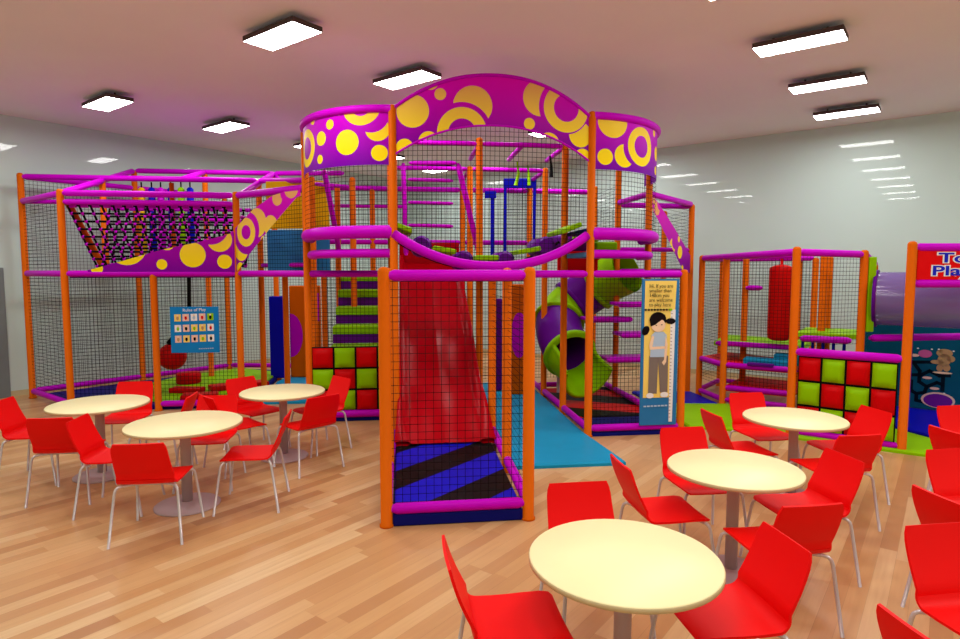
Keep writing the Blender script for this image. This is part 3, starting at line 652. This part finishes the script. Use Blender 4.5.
# height chart on the right bay
q0 = W(2.53, -.06, .13); t = thing('height_chart', q0, 'tall blue height chart with a cartoon girl in pigtails beside a white ruler', 'height chart')
s = MB(); s.obox(q0, EX*.465, EY*.02, UP*1.78, .004); s.build('chart_board', M['poster_blue'], t)
bd = Board(q0, q0+EX, t)
def cx_(x): return (x-12)/136*.465
def cz_(y): return 1.78-(y-38)/590*1.78
def cp(L): return [(cx_(x), cz_(y)) for x, y in L]
def ce(x, y, rx, ry, rot=0): return bd.ell(cx_(x), cz_(y), rx/136*.465, ry/590*1.78, 18, rot)
bd.poly(cp([(22, 45), (138, 45), (134, 165), (120, 515), (22, 515)]), 'poster_yellow', 'yellow_ground')
bd.poly(cp([(118, 160), (136, 160), (132, 615), (119, 615)]), 'white', 'ruler_strip')
bd.poly([cp([(119, 175+k*14), (125, 175+k*14), (125, 177.5+k*14), (119, 177.5+k*14)]) for k in range(31)], 'trouser', 'ruler_marks', None, True)
bd.poly(ce(27, 243, 13, 20, -.5), 'hair', 'printed_pigtail'); bd.poly(ce(118, 206, 18, 12), 'hair', 'printed_pigtail')
bd.poly([cp([(42, 345), (76, 345), (72, 498), (40, 498)]), cp([(74, 345), (112, 345), (112, 494), (84, 494)])], 'trouser', 'printed_trousers', None, True)
bd.poly(ce(47, 506, 14, 11), 'white', 'printed_shoe'); bd.poly(ce(100, 503, 15, 11), 'white', 'printed_shoe')
bd.poly(cp([(48, 262), (60, 248), (92, 248), (104, 262), (106, 350), (44, 350)]), 'shirt', 'printed_shirt')
bd.poly([cp([(50, 262), (40, 300), (42, 320), (102, 316), (102, 306), (52, 308), (58, 268)]), cp([(100, 262), (108, 300), (104, 370), (96, 384), (88, 372), (96, 360), (98, 300)])], 'skin', 'printed_arms', None, True)
bd.poly(ce(70, 200, 31, 31), 'hair', 'printed_hair'); bd.poly(ce(72, 222, 26, 27), 'skin', 'printed_face'); bd.poly(cp([(40, 205), (46, 180), (70, 170), (96, 180), (99, 203), (84, 200), (60, 220), (44, 226)]), 'hair', 'printed_fringe')
bd.poly([ce(64, 222, 3, 2), ce(84, 220, 3, 2)], 'hair', 'printed_eyes', None, True)
bd.poly([ce(24+k*11, 160, 5, 4) for k in range(9)], 'hair', 'paw_marks', None, True); bd.poly(ce(116, 160, 6, 5), 'lime', 'green_mark')
for k, tx in enumerate(('Hi. If you are', 'smaller than', '148cm you', 'are welcome', 'to play here')): bd.text(tx, cx_(35), cz_(72+k*18.5), .06, 'hair', sx=.94)
bd.poly([cp([(22+k*13, 545-k*.3), (32+k*13, 545-k*.3), (32+k*13, 551-k*.3), (22+k*13, 551-k*.3)]) for k in range(7)], 'shirt', 'small_print', None, True)

# spotted orange boards in the undercroft
def board_spots(x, y, w_, z0_, z1_, lab, spots, ang=0):
    d_ = Vector((cos(ang), sin(ang), 0)); t = thing('spotted_board', (x, y, z0_), lab, 'padded board')
    s = MB(); s.obox((x, y, z0_), d_*w_, UP.cross(d_)*.12, UP*(z1_-z0_), .02); s.build('board', M['orange'], t); b_ = Board((x, y, z0_), Vector((x, y, z0_))+d_, t)
    for sx_, sz_, rx, rz in spots:
        P_ = [(min(w_-.005, max(.005, q_[0])), q_[1]) for q_ in b_.ell(sx_, sz_, rx, rz, 24)]; b_.poly(P_, 'magenta', 'spot', .004)
board_spots(-3.5, 11.2, .56, .05, 1.74, 'orange padded board with magenta spots behind the far left table', [(.02, .78, .22, .4), (.56, 1.3, .26, .26), (.54, .3, .2, .26)])
s = MB(); s.obox((-3.84, 11.1, .05), (.31, 0, 0), (0, .2, 0), (0, 0, 1.5), .02); tag(s.build('blue_pillar_pad', M['blue']), 'tall royal blue pad standing left of the spotted orange board', 'padded board')
board_spots(.42, 9.6, .42, .05, 1.8, 'orange padded board with a tall magenta spot right of the slide', [(.2, .95, .13, .36)])
s = MB(); s.obox((.22, 9.9, .06), (.14, 0, 0), (0, .2, 0), (0, 0, 1.5), .02); tag(s.build('purple_pillar_pad', M['purple']), 'narrow purple pad standing left of the orange board beside the slide', 'padded board')

# ------------------------------------------------------------------ toddler frame on the right
M0, M1, M2, M3, M4, M5 = (3.53, 9.76), (3.62, 9.02), (3.77, 7.32), (4.67, 6.65), (4.75, 7.6), (4.39, 8.52)
def v3(p, z=0): return Vector((p[0], p[1], z))
tf = thing('toddler_climber', (4.4, 8.2, 0), 'low toddler play frame with orange posts and shelves on the right', 'climbing frame')
Mb1 = Vector((M0[0], M0[1], 0))+A*1.1; Mb2 = Vector((M5[0], M5[1], 0))+A*1.5; Mb3 = v3(M0)+A*1.6
ZT = 2.21
for p, z in ((M0, ZT+.04), (M1, ZT), (M2, ZT+.08), (M3, 2.32), (M4, ZT+.05), (M5, ZT), ((Mb1.x, Mb1.y), ZT), ((Mb2.x, Mb2.y), ZT), ((4.08, 9.42), ZT), ((4.95, 8.7), ZT), ((5.15, 9.9), ZT), ((5.75, 8.95), ZT-.1), ((4.62, 8.25), ZT)): post(tf, p[0], p[1], z)
rail(tf, v3(M0, ZT), v3(M2, ZT+.02)); rail(tf, v3(M2, ZT+.02), v3(M4, ZT), .044); rail(tf, v3(M4, ZT), (5.75, 8.95, ZT-.1)); rail(tf, v3(M0, ZT), Mb1+UP*ZT); rail(tf, Mb1+UP*ZT, Mb2+UP*ZT); rail(tf, v3(M1, ZT), v3(M5, ZT), .03)
for z in (.1, .62): rail(tf, v3(M0, z), v3(M1, z), .04); rail(tf, v3(M1, z), v3(M5, z), .04)
rail(tf, v3(M0, .1), Mb1+UP*.1, .04); rail(tf, Mb1+UP*.1, Mb2+UP*.1, .04); rail(tf, Mb1+UP*.45-A*.3, Mb2+UP*.45-A*.3, .035); rail(tf, v3(M1, .28), v3(M5, .28), .04)
u1 = v3((3.62, 9.42)); u2 = v3((4.62, 8.75)); rail(tf, u1+UP*.9, u2+UP*.9, .04)
rail(tf, v3((4.2, 8.05), 1.12), v3((4.75, 7.72), 1.12), .045); rail(tf, (4.05, 9.4, 1.75), (4.3, 9.25, 1.75), .04); rail(tf, v3(M4, 1.17)+EX*.1, (7.0, 7.9, 1.17), .045)
deck(tf, [M0, M1, M5, (5.0, 9.3), (4.2, 10.3)], .64, .07, 'chair_red'); deck(tf, [M1, M5, (5.0, 9.3), (4.3, 9.9)], .3, .07, 'chair_red')
deck(tf, [tuple(u1[:2]), tuple(u2[:2]), (5.2, 9.5), (4.2, 10.4)], .93, .07, 'lime'); deck(tf, [(4.2, 8.1), (4.8, 7.74), (5.3, 8.4), (4.7, 8.8)], 1.2, .06, 'lime')
for k in range(5): s = MB(); p = v3((4.26+.1*k, 8.03-.062*k)); s.path([p+UP*.6, p+UP*1.1], .02, 8); s.build('spindle', M['blue'], tf)
for p, q_ in ((M0, M1), (M1, M5), (M2, M4), (tuple(Mb1[:2]), tuple(Mb2[:2])), (M0, tuple(Mb1[:2])), (M4, (5.75, 8.95))): net(tf, v3(p), v3(q_), .3 if q_ != M4 else 1.1, ZT, 'net_fine')
s = MB(); s.obox(v3(M4, 1.25)+EX*.045-EY*.04, EX*.1, EY*.03, UP*.93, .01); s.build('end_panel', M['lime'], tf)
# blue ledges on the red shelf
for k, (p, l, lab) in enumerate((((3.85, 8.9), .62, 'light blue foam wedge lying on the middle red shelf of the toddler frame'), ((4.3, 8.9), .4, 'light blue foam block at the inner end of the toddler frame shelf'))):
    s = MB(); d_ = (v3(M5)-v3(M1)).normalized(); n_ = UP.cross(d_); p_ = v3(p, .64)
    s.obox(p_, d_*l, n_*.22, UP*(.1+.06*k), .03); tag(s.build('foam_wedge', M['sky']), lab, 'soft play block')
s = MB(); s.obox((3.86, 8.78, .64), (.3, -.18, 0), (.06, .09, 0), (0, 0, .045), .012); tag(s.build('foam_wedge', M['purple']), 'thin purple foam pad in front of the light blue wedge', 'soft play block')
# hanging bag
hb = thing('punching_bag', (4.36, 8.88, 1.06), 'long red punching bag hanging inside the toddler frame', 'punching bag')
s = MB(); s.lathe(4.36, 8.88, [(.1, 1.0), (.155, 1.03), (.16, 1.1), (.16, 2.02), (.155, 2.06), (.08, 2.09), (.02, 2.1)], 22); s.build('bag', M['bag_red'], hb)
s = MB(); s.path([(4.36, 8.88, 2.09), (4.36, 8.88, 2.21)], .02, 8); s.build('strap', M['bag_red'], hb)
pad_panel(v3(M2)+Vector((.06, -.02, 0)), v3(M3)+Vector((-.07, .02, 0)), .1, .99, 4, 3, 'checkered panel of red and lime cushions on the toddler frame front', 0)
rail(tf, v3(M2, 1.04), v3(M3, 1.04), .05); rail(tf, v3(M2, .07), v3(M3, .07), .045)
# crawl tunnel, see-through lavender
def clear(name, rgb):
    m = bpy.data.materials.new(name); m.use_nodes = True; nt = m.node_tree; nt.nodes.clear()
    t_ = nt.nodes.new('ShaderNodeBsdfTransparent'); t_.inputs[0].default_value = lin((190, 170, 216)); p = nt.nodes.new('ShaderNodeBsdfPrincipled'); p.inputs['Base Color'].default_value = lin(rgb); p.inputs['Roughness'].default_value = .12
    x = nt.nodes.new('ShaderNodeMixShader'); x.inputs[0].default_value = .72; o = nt.nodes.new('ShaderNodeOutputMaterial')
    nt.links.new(t_.outputs[0], x.inputs[1]); nt.links.new(p.outputs[0], x.inputs[2]); nt.links.new(x.outputs[0], o.inputs[0]); return m
ct = thing('crawl_tunnel', (5.6, 7.75, 1.3), 'see-through lavender tube tunnel running behind the red sign', 'crawl tunnel')
pA = v3((5.0, 7.76), 1.66); TD = Vector((.79, -.61, 0)).normalized(); pB = pA+TD*1.2
s = MB(); s.path([pA+(pB-pA)*k/8 for k in range(9)], .335, 32, caps=False); s.build('tube', clear('lavender acrylic', (134, 112, 176)), ct)
for c_ in (pA, pB-TD*.04):
    s = MB(); s.path([c_, c_+TD*.002, c_+TD*.04, c_+TD*.042], .3, 32, [.335, .36, .36, .335], caps=False); s.build('tube_ring', M['purple'], ct)
for c_ in (pA+TD*.4, pB-TD*.15):
    s = MB(); s.path([v3(c_, .05), v3(c_, 1.35)], .03, 10); s.build('support', M['purple'], ct)
# sign
q0 = v3(M3, 1.91)+Vector((.05, -.02, 0)); sg = thing('toddler_sign', q0, 'red sign board with blue white-edged lettering between two magenta rails', 'sign')
sd = Vector((1, .03, 0)).normalized()
s = MB(); s.obox(q0, sd*1.15, UP.cross(sd)*.03, UP*.34, .006); s.build('sign_board', M['sign_red'], sg)
bd = Board(q0, q0+sd, sg)
for tx, x, z, sz in (('Toddler', .225, .19, .145), ('Play', .155, .05, .145)):
    bd.text(tx, x, z, sz, 'white', 'letter_outline', .004, .012, sx=1.95); bd.text(tx, x, z, sz, 'letter_blue', 'lettering', .0065, .003, sx=1.95)
rail(tf, v3(M3, 2.26), v3(M3, 2.26)+sd*1.28, .045); rail(tf, v3(M3, 1.87), v3(M3, 1.87)+sd*1.28, .045); p = v3(M3)+sd*1.28; post(tf, p.x, p.y, 2.32)
# maze board
q0 = Vector((5.62, 8.92, .08)); md = Vector((.79, -.61, 0)).normalized(); mz = thing('maze_board', q0, 'dark teal maze board with printed planets and a small astronaut figure', 'activity board')
s = MB(); s.obox(q0, md*1.75, UP.cross(md)*.04, UP*1.22, .008); s.build('board', M['teal'], mz); bd = Board(q0, q0+md, mz)
def mxp(px): # photo column -> board s (fits the board where it stands)
    t_ = (px-480)/612; return (t_*q0.y-q0.x)/(md.x-t_*md.y)
def mzp(px, py): return 2-(py-272)*(q0.y+md.y*mxp(px))/612-q0.z
def mp_(L): return [(mxp(x), mzp(x, y)) for x, y in L]
lines = []
for L in ([(912, 363), (925, 363), (944, 363)], [(917, 363), (924, 372), (924, 383)], [(924, 377), (934, 372), (944, 377), (954, 377)], [(912, 376), (924, 376)], [(924, 383), (932, 388), (942, 384), (948, 386)], [(948, 378), (948, 392)], [(932, 388), (930, 394), (922, 395), (922, 402), (930, 404)], [(916, 382), (916, 392), (922, 395)], [(912, 388), (917, 392)]):
    lines += bd.line(mp_(L), .045)
bd.poly(lines, 'teal_dark', 'maze_groove', .004, True)
def me_(px, py, rx, ry): k = q0.y/612; return bd.ell(mxp(px), mzp(px, py), rx*k*1.25, ry*k)
bd.poly(me_(928.5, 354.5, 4.3, 3.8), 'pink', 'printed_planet', .005); bd.poly(me_(944, 402, 10.5, 7.6), 'pale', 'printed_planet', .005); bd.poly(me_(944, 402.5, 9, 6.5), 'violet', 'printed_planet_face', .0065)
bd.poly([me_(917, 356, 3.6, 1.5), me_(932, 379, 3, 1.3), me_(940, 390, 3, 1.3)], 'pale', 'printed_rocket', .0055, True)
bd.poly([me_(x, y, .7, .6) for x, y in ((935, 350), (942, 350), (954, 361), (914, 352), (950, 395), (957, 352), (921, 349))], 'white', 'printed_star', .005, True)
bd.poly([me_(948, 361, 4, 6), me_(948, 354, 5, 4), me_(941, 363, 4, 2), me_(955, 360, 2.4, 3), me_(944, 369, 2, 3.4), me_(951, 369, 2.2, 3.4), me_(944, 352, 1.5, 1.5)], 'tan', 'printed_astronaut', .0055, True)
bd.poly([me_(947, 374, 6, 1)], 'skin', 'printed_ground', .006, True)

# ------------------------------------------------------------------ tables and chairs
def make_table():
    t = thing('round_table', (0, 0, 0), '', 'table', 'round cream cafe tables')
    s = MB(); s.lathe(0, 0, [(.425, .696), (.438, .7), (.438, .716), (.434, .72), (.01, .7201)], 56); s.build('table_top', M['cream'], t)
    s = MB(); s.lathe(0, 0, [(.43, .692), (.441, .696), (.441, .713), (.437, .7165)], 56); s.build('edge_band', M['edge'], t)
    s = MB(); s.lathe(0, 0, [(.041, .02), (.041, .66), (.12, .675), (.12, .694)], 20); s.build('column', M['column'], t)
    s = MB(); s.lathe(0, 0, [(.25, 0), (.252, .008), (.24, .018), (.1, .03), (.05, .04)], 36); s.build('base', M['column'], t); return t
PH = R(4); P_SEAT = []
def make_chair():
    t = thing('cafe_chair', (0, 0, 0), '', 'chair', 'red cafe chairs')
    prof = [(.215, .437), (.2, .446), (.16, .45), (.08, .449), (0, .446), (-.08, .445), (-.14, .447)]
    c_ = (-.148, .507); bend = [(c_[0]-.06*sin(R(a)), c_[1]-.06*cos(R(a))) for a in (15, 30, 45, 60, 72)]
    back = []
    for k in range(9):
        f = k/8; back.append((bend[-1][0]-.105*f-.01*sin(pi*f), bend[-1][1]+.03+.262*f))
    rows_ = [(p, .208 if k > 1 else (.185, .203)[k]) for k, p in enumerate(prof)] + [(p, .208-.002*k) for k, p in enumerate(bend)]
    n1 = len(rows_)
    rows_ += [(p, .198-.012*k/8 - (0, .004, .016)[max(0, k-6)]*(1 if k > 6 else 0)) for k, p in enumerate(back)]
    def strip(sub, name):
        th = .013; tp, bt = [], []
        for k, (p, hw) in enumerate(sub):
            a = sub[max(0, k-1)][0]; b = sub[min(len(sub)-1, k+1)][0]; d_ = Vector((0, b[0]-a[0], b[1]-a[1])).normalized(); nn = Vector((1, 0, 0)).cross(d_)
            if nn.z < 0 and abs(nn.z) > .3: nn = -nn
            if abs(nn.z) <= .3 and nn.y < 0: nn = -nn
            xs = [-1, -.97, -.8, -.4, 0, .4, .8, .97, 1]
            tp.append([Vector((x*hw, p[0], p[1]))+nn*(.006*(abs(x)**2)) for x in xs]); bt.append([q_-nn*th for q_ in tp[-1]])
        s = MB(); s.grid([list(reversed(r)) for r in tp]); s.grid(bt)
        s.grid([[a[0] for a in tp], [a[0] for a in bt]]); s.grid([[a[-1] for a in bt], [a[-1] for a in tp]])
        s.grid([tp[0], bt[0]]); s.grid([bt[-1], tp[-1]])
        o = s.build(name, M['chair_red'], t); bm = bmesh.new(); bm.from_mesh(o.data); bmesh.ops.remove_doubles(bm, verts=bm.verts, dist=1e-5); bmesh.ops.recalc_face_normals(bm, faces=bm.faces)
        bm.to_mesh(o.data); bm.free()
        for p in o.data.polygons: p.use_smooth = True
        o.data.set_sharp_from_angle(angle=R(50)) if hasattr(o.data, 'set_sharp_from_angle') else None
    strip(rows_[:n1], 'seat'); strip(rows_[n1-1:], 'backrest')
    for sx_ in (-1, 1):
        for sy_ in (-1, 1):
            pts_ = [(sx_*.1, sy_*.13, .427), (sx_*.18, sy_*.17, .427), (sx_*.2, sy_*.185, .424), (sx_*.212, sy_*.197, .41), (sx_*.218, sy_*.203, .385), (sx_*.252, sy_*.258, 0)]
            s = MB(); s.path(pts_, .0105, 8); s.build('leg', M['chrome'], t)
    s = MB()
    for sy_ in (-1, 1): s.path([(-.1, sy_*.13, .427), (.1, sy_*.13, .427)], .0105, 8)
    s.path([(0, -.13, .427), (0, .13, .427)], .0105, 8); s.build('seat_frame', M['chrome'], t)
    return t
table0 = make_table(); chair0 = make_chair(); used = [0, 0]
def put_table(x, y, label, k_=1):
    o = table0 if not used[0] else copy_tree(table0); used[0] = 1; o.location = (x, y, 0); o['label'] = label; o.scale = (k_, k_, 1)
def put_chair(x, y, rz, label):
    o = chair0 if not used[1] else copy_tree(chair0); used[1] = 1; o.location = (x, y, 0); o.rotation_euler = (0, 0, rz); o['label'] = label
def side(tx, ty, which, d_=.57, ph=PH):
    k = {'front': 0, 'right': 1, 'back': 2, 'left': 3}[which]; a = ph+k*pi/2; y_ = a+(R(4) if ph == PH else 0)
    return tx+d_*sin(a), ty-d_*cos(a), y_
T = {1: (-3.715, 5.885), 2: (-2.512, 5.12), 3: (-2.12, 6.50), 4: (2.768, 5.305), 5: (1.668, 3.93), 6: (.648, 2.665)}
TN = {1: 'round cream table at the far left of the room', 2: 'round cream table in front, nearest of the left group', 3: 'round cream table nearest the light blue mat and square pads', 4: 'round cream table closest to the toddler frame', 5: 'round cream table in the middle of the right hand row', 6: 'round cream table at the bottom, the largest of all the table tops'}
for k in T: put_table(*T[k], TN[k], {2: 1.05, 4: .955, 5: .955, 6: .97}.get(k, 1))
CH = {(1, 'left'): 'red chair at the left edge of the picture facing the far left table', (1, 'front'): 'red chair with its back turned, in front of the far left table', (1, 'back'): 'red chair behind the far left table, by the blue padded base', (1, 'right'): 'red chair seen edge-on between the far left table and the front left table',
      (2, 'left'): 'red chair on the left side of the nearest left table, seat towards it', (2, 'front'): 'red chair with its whole back towards us at the nearest left table', (2, 'right'): 'red chair seen from the side, right of the nearest left table', (2, 'back'): 'red chair behind the nearest left table, mostly hidden by its top',
      (4, 'left'): 'red chair left of the table by the toddler frame, back on the lime mat', (4, 'front'): 'red chair with dark back turned to us at the table by the toddler frame', (4, 'right'): 'red chair standing against the checkered panel of the toddler frame', (4, 'back'): 'red chair behind the table closest to the toddler frame',
      (5, 'left'): 'red chair on the left of the middle right table, seen edge-on', (5, 'front'): 'red chair with its back turned, in front of the middle right table', (5, 'right'): 'red chair on the right of the middle right table', (5, 'back'): 'red chair behind the middle right table, facing us',
      (6, 'left'): 'red chair at the bottom of the picture, left of the nearest table', (6, 'right'): 'big red chair on the right of the nearest table', (6, 'back'): 'red chair behind the nearest table, only its backrest showing'}
for (k, w_), lab in CH.items(): put_chair(*side(*T[k], w_, .55 if k < 3 else (.49 if (k, w_) == (6, 'left') else .46 if w_ in ('left', 'right') else .5), R(8) if k == 1 else PH), lab)
for w_, d_, ph, lab in (('front', .5, 46, 'red chair with turned back by the open floor, right of the far table'), ('right', .43, 46, 'red chair against the checkered pad panel at the far table'), ('back', .5, 53, 'red chair behind the far table, left of the light blue mat'), ('left', .5, 46, 'red chair between the far table and the nearest left table')): put_chair(*side(*T[3], w_, d_, R(ph)), lab)
OFF = (1.65, -.59)
for k, w_, lab in ((4, 'left', 'red chair at the right edge, slanted, below the maze board'), (4, 'back', 'red chair at the right edge in front of the maze board'), (5, 'left', 'red chair at the right edge seen edge-on, between two facing ones'), (5, 'back', 'red chair at the right edge facing us, second from the front'), (6, 'left', 'red chair in the bottom right corner, just its tip showing'), (6, 'back', 'largest red chair at the right edge, facing us with legs visible')):
    put_chair(*side(T[k][0]+OFF[0], T[k][1]+OFF[1], w_, .5), lab)

# ------------------------------------------------------------------ camera, world, view
cam = bpy.data.cameras.new('camera'); co = bpy.data.objects.new('camera', cam); C.objects.link(co)
cam.sensor_width = 36; cam.sensor_fit = 'HORIZONTAL'; cam.lens = 612/960*36; cam.clip_start = .05
co.location = (0, 0, 2.0); co.rotation_euler = (pi/2-math.atan(48/612), 0, 0)
sc = bpy.context.scene; sc.camera = co
wd_ = bpy.data.worlds.new('room air'); sc.world = wd_; wd_.use_nodes = True; wd_.node_tree.nodes['Background'].inputs[0].default_value = (.8, .82, .85, 1); wd_.node_tree.nodes['Background'].inputs[1].default_value = .3
sc.view_settings.view_transform = 'Standard'; sc.view_settings.look = 'None'; sc.view_settings.exposure = 0; sc.view_settings.gamma = 1
sc.cycles.transparent_max_bounces = 24; sc.cycles.max_bounces = 10; sc.cycles.diffuse_bounces = 6
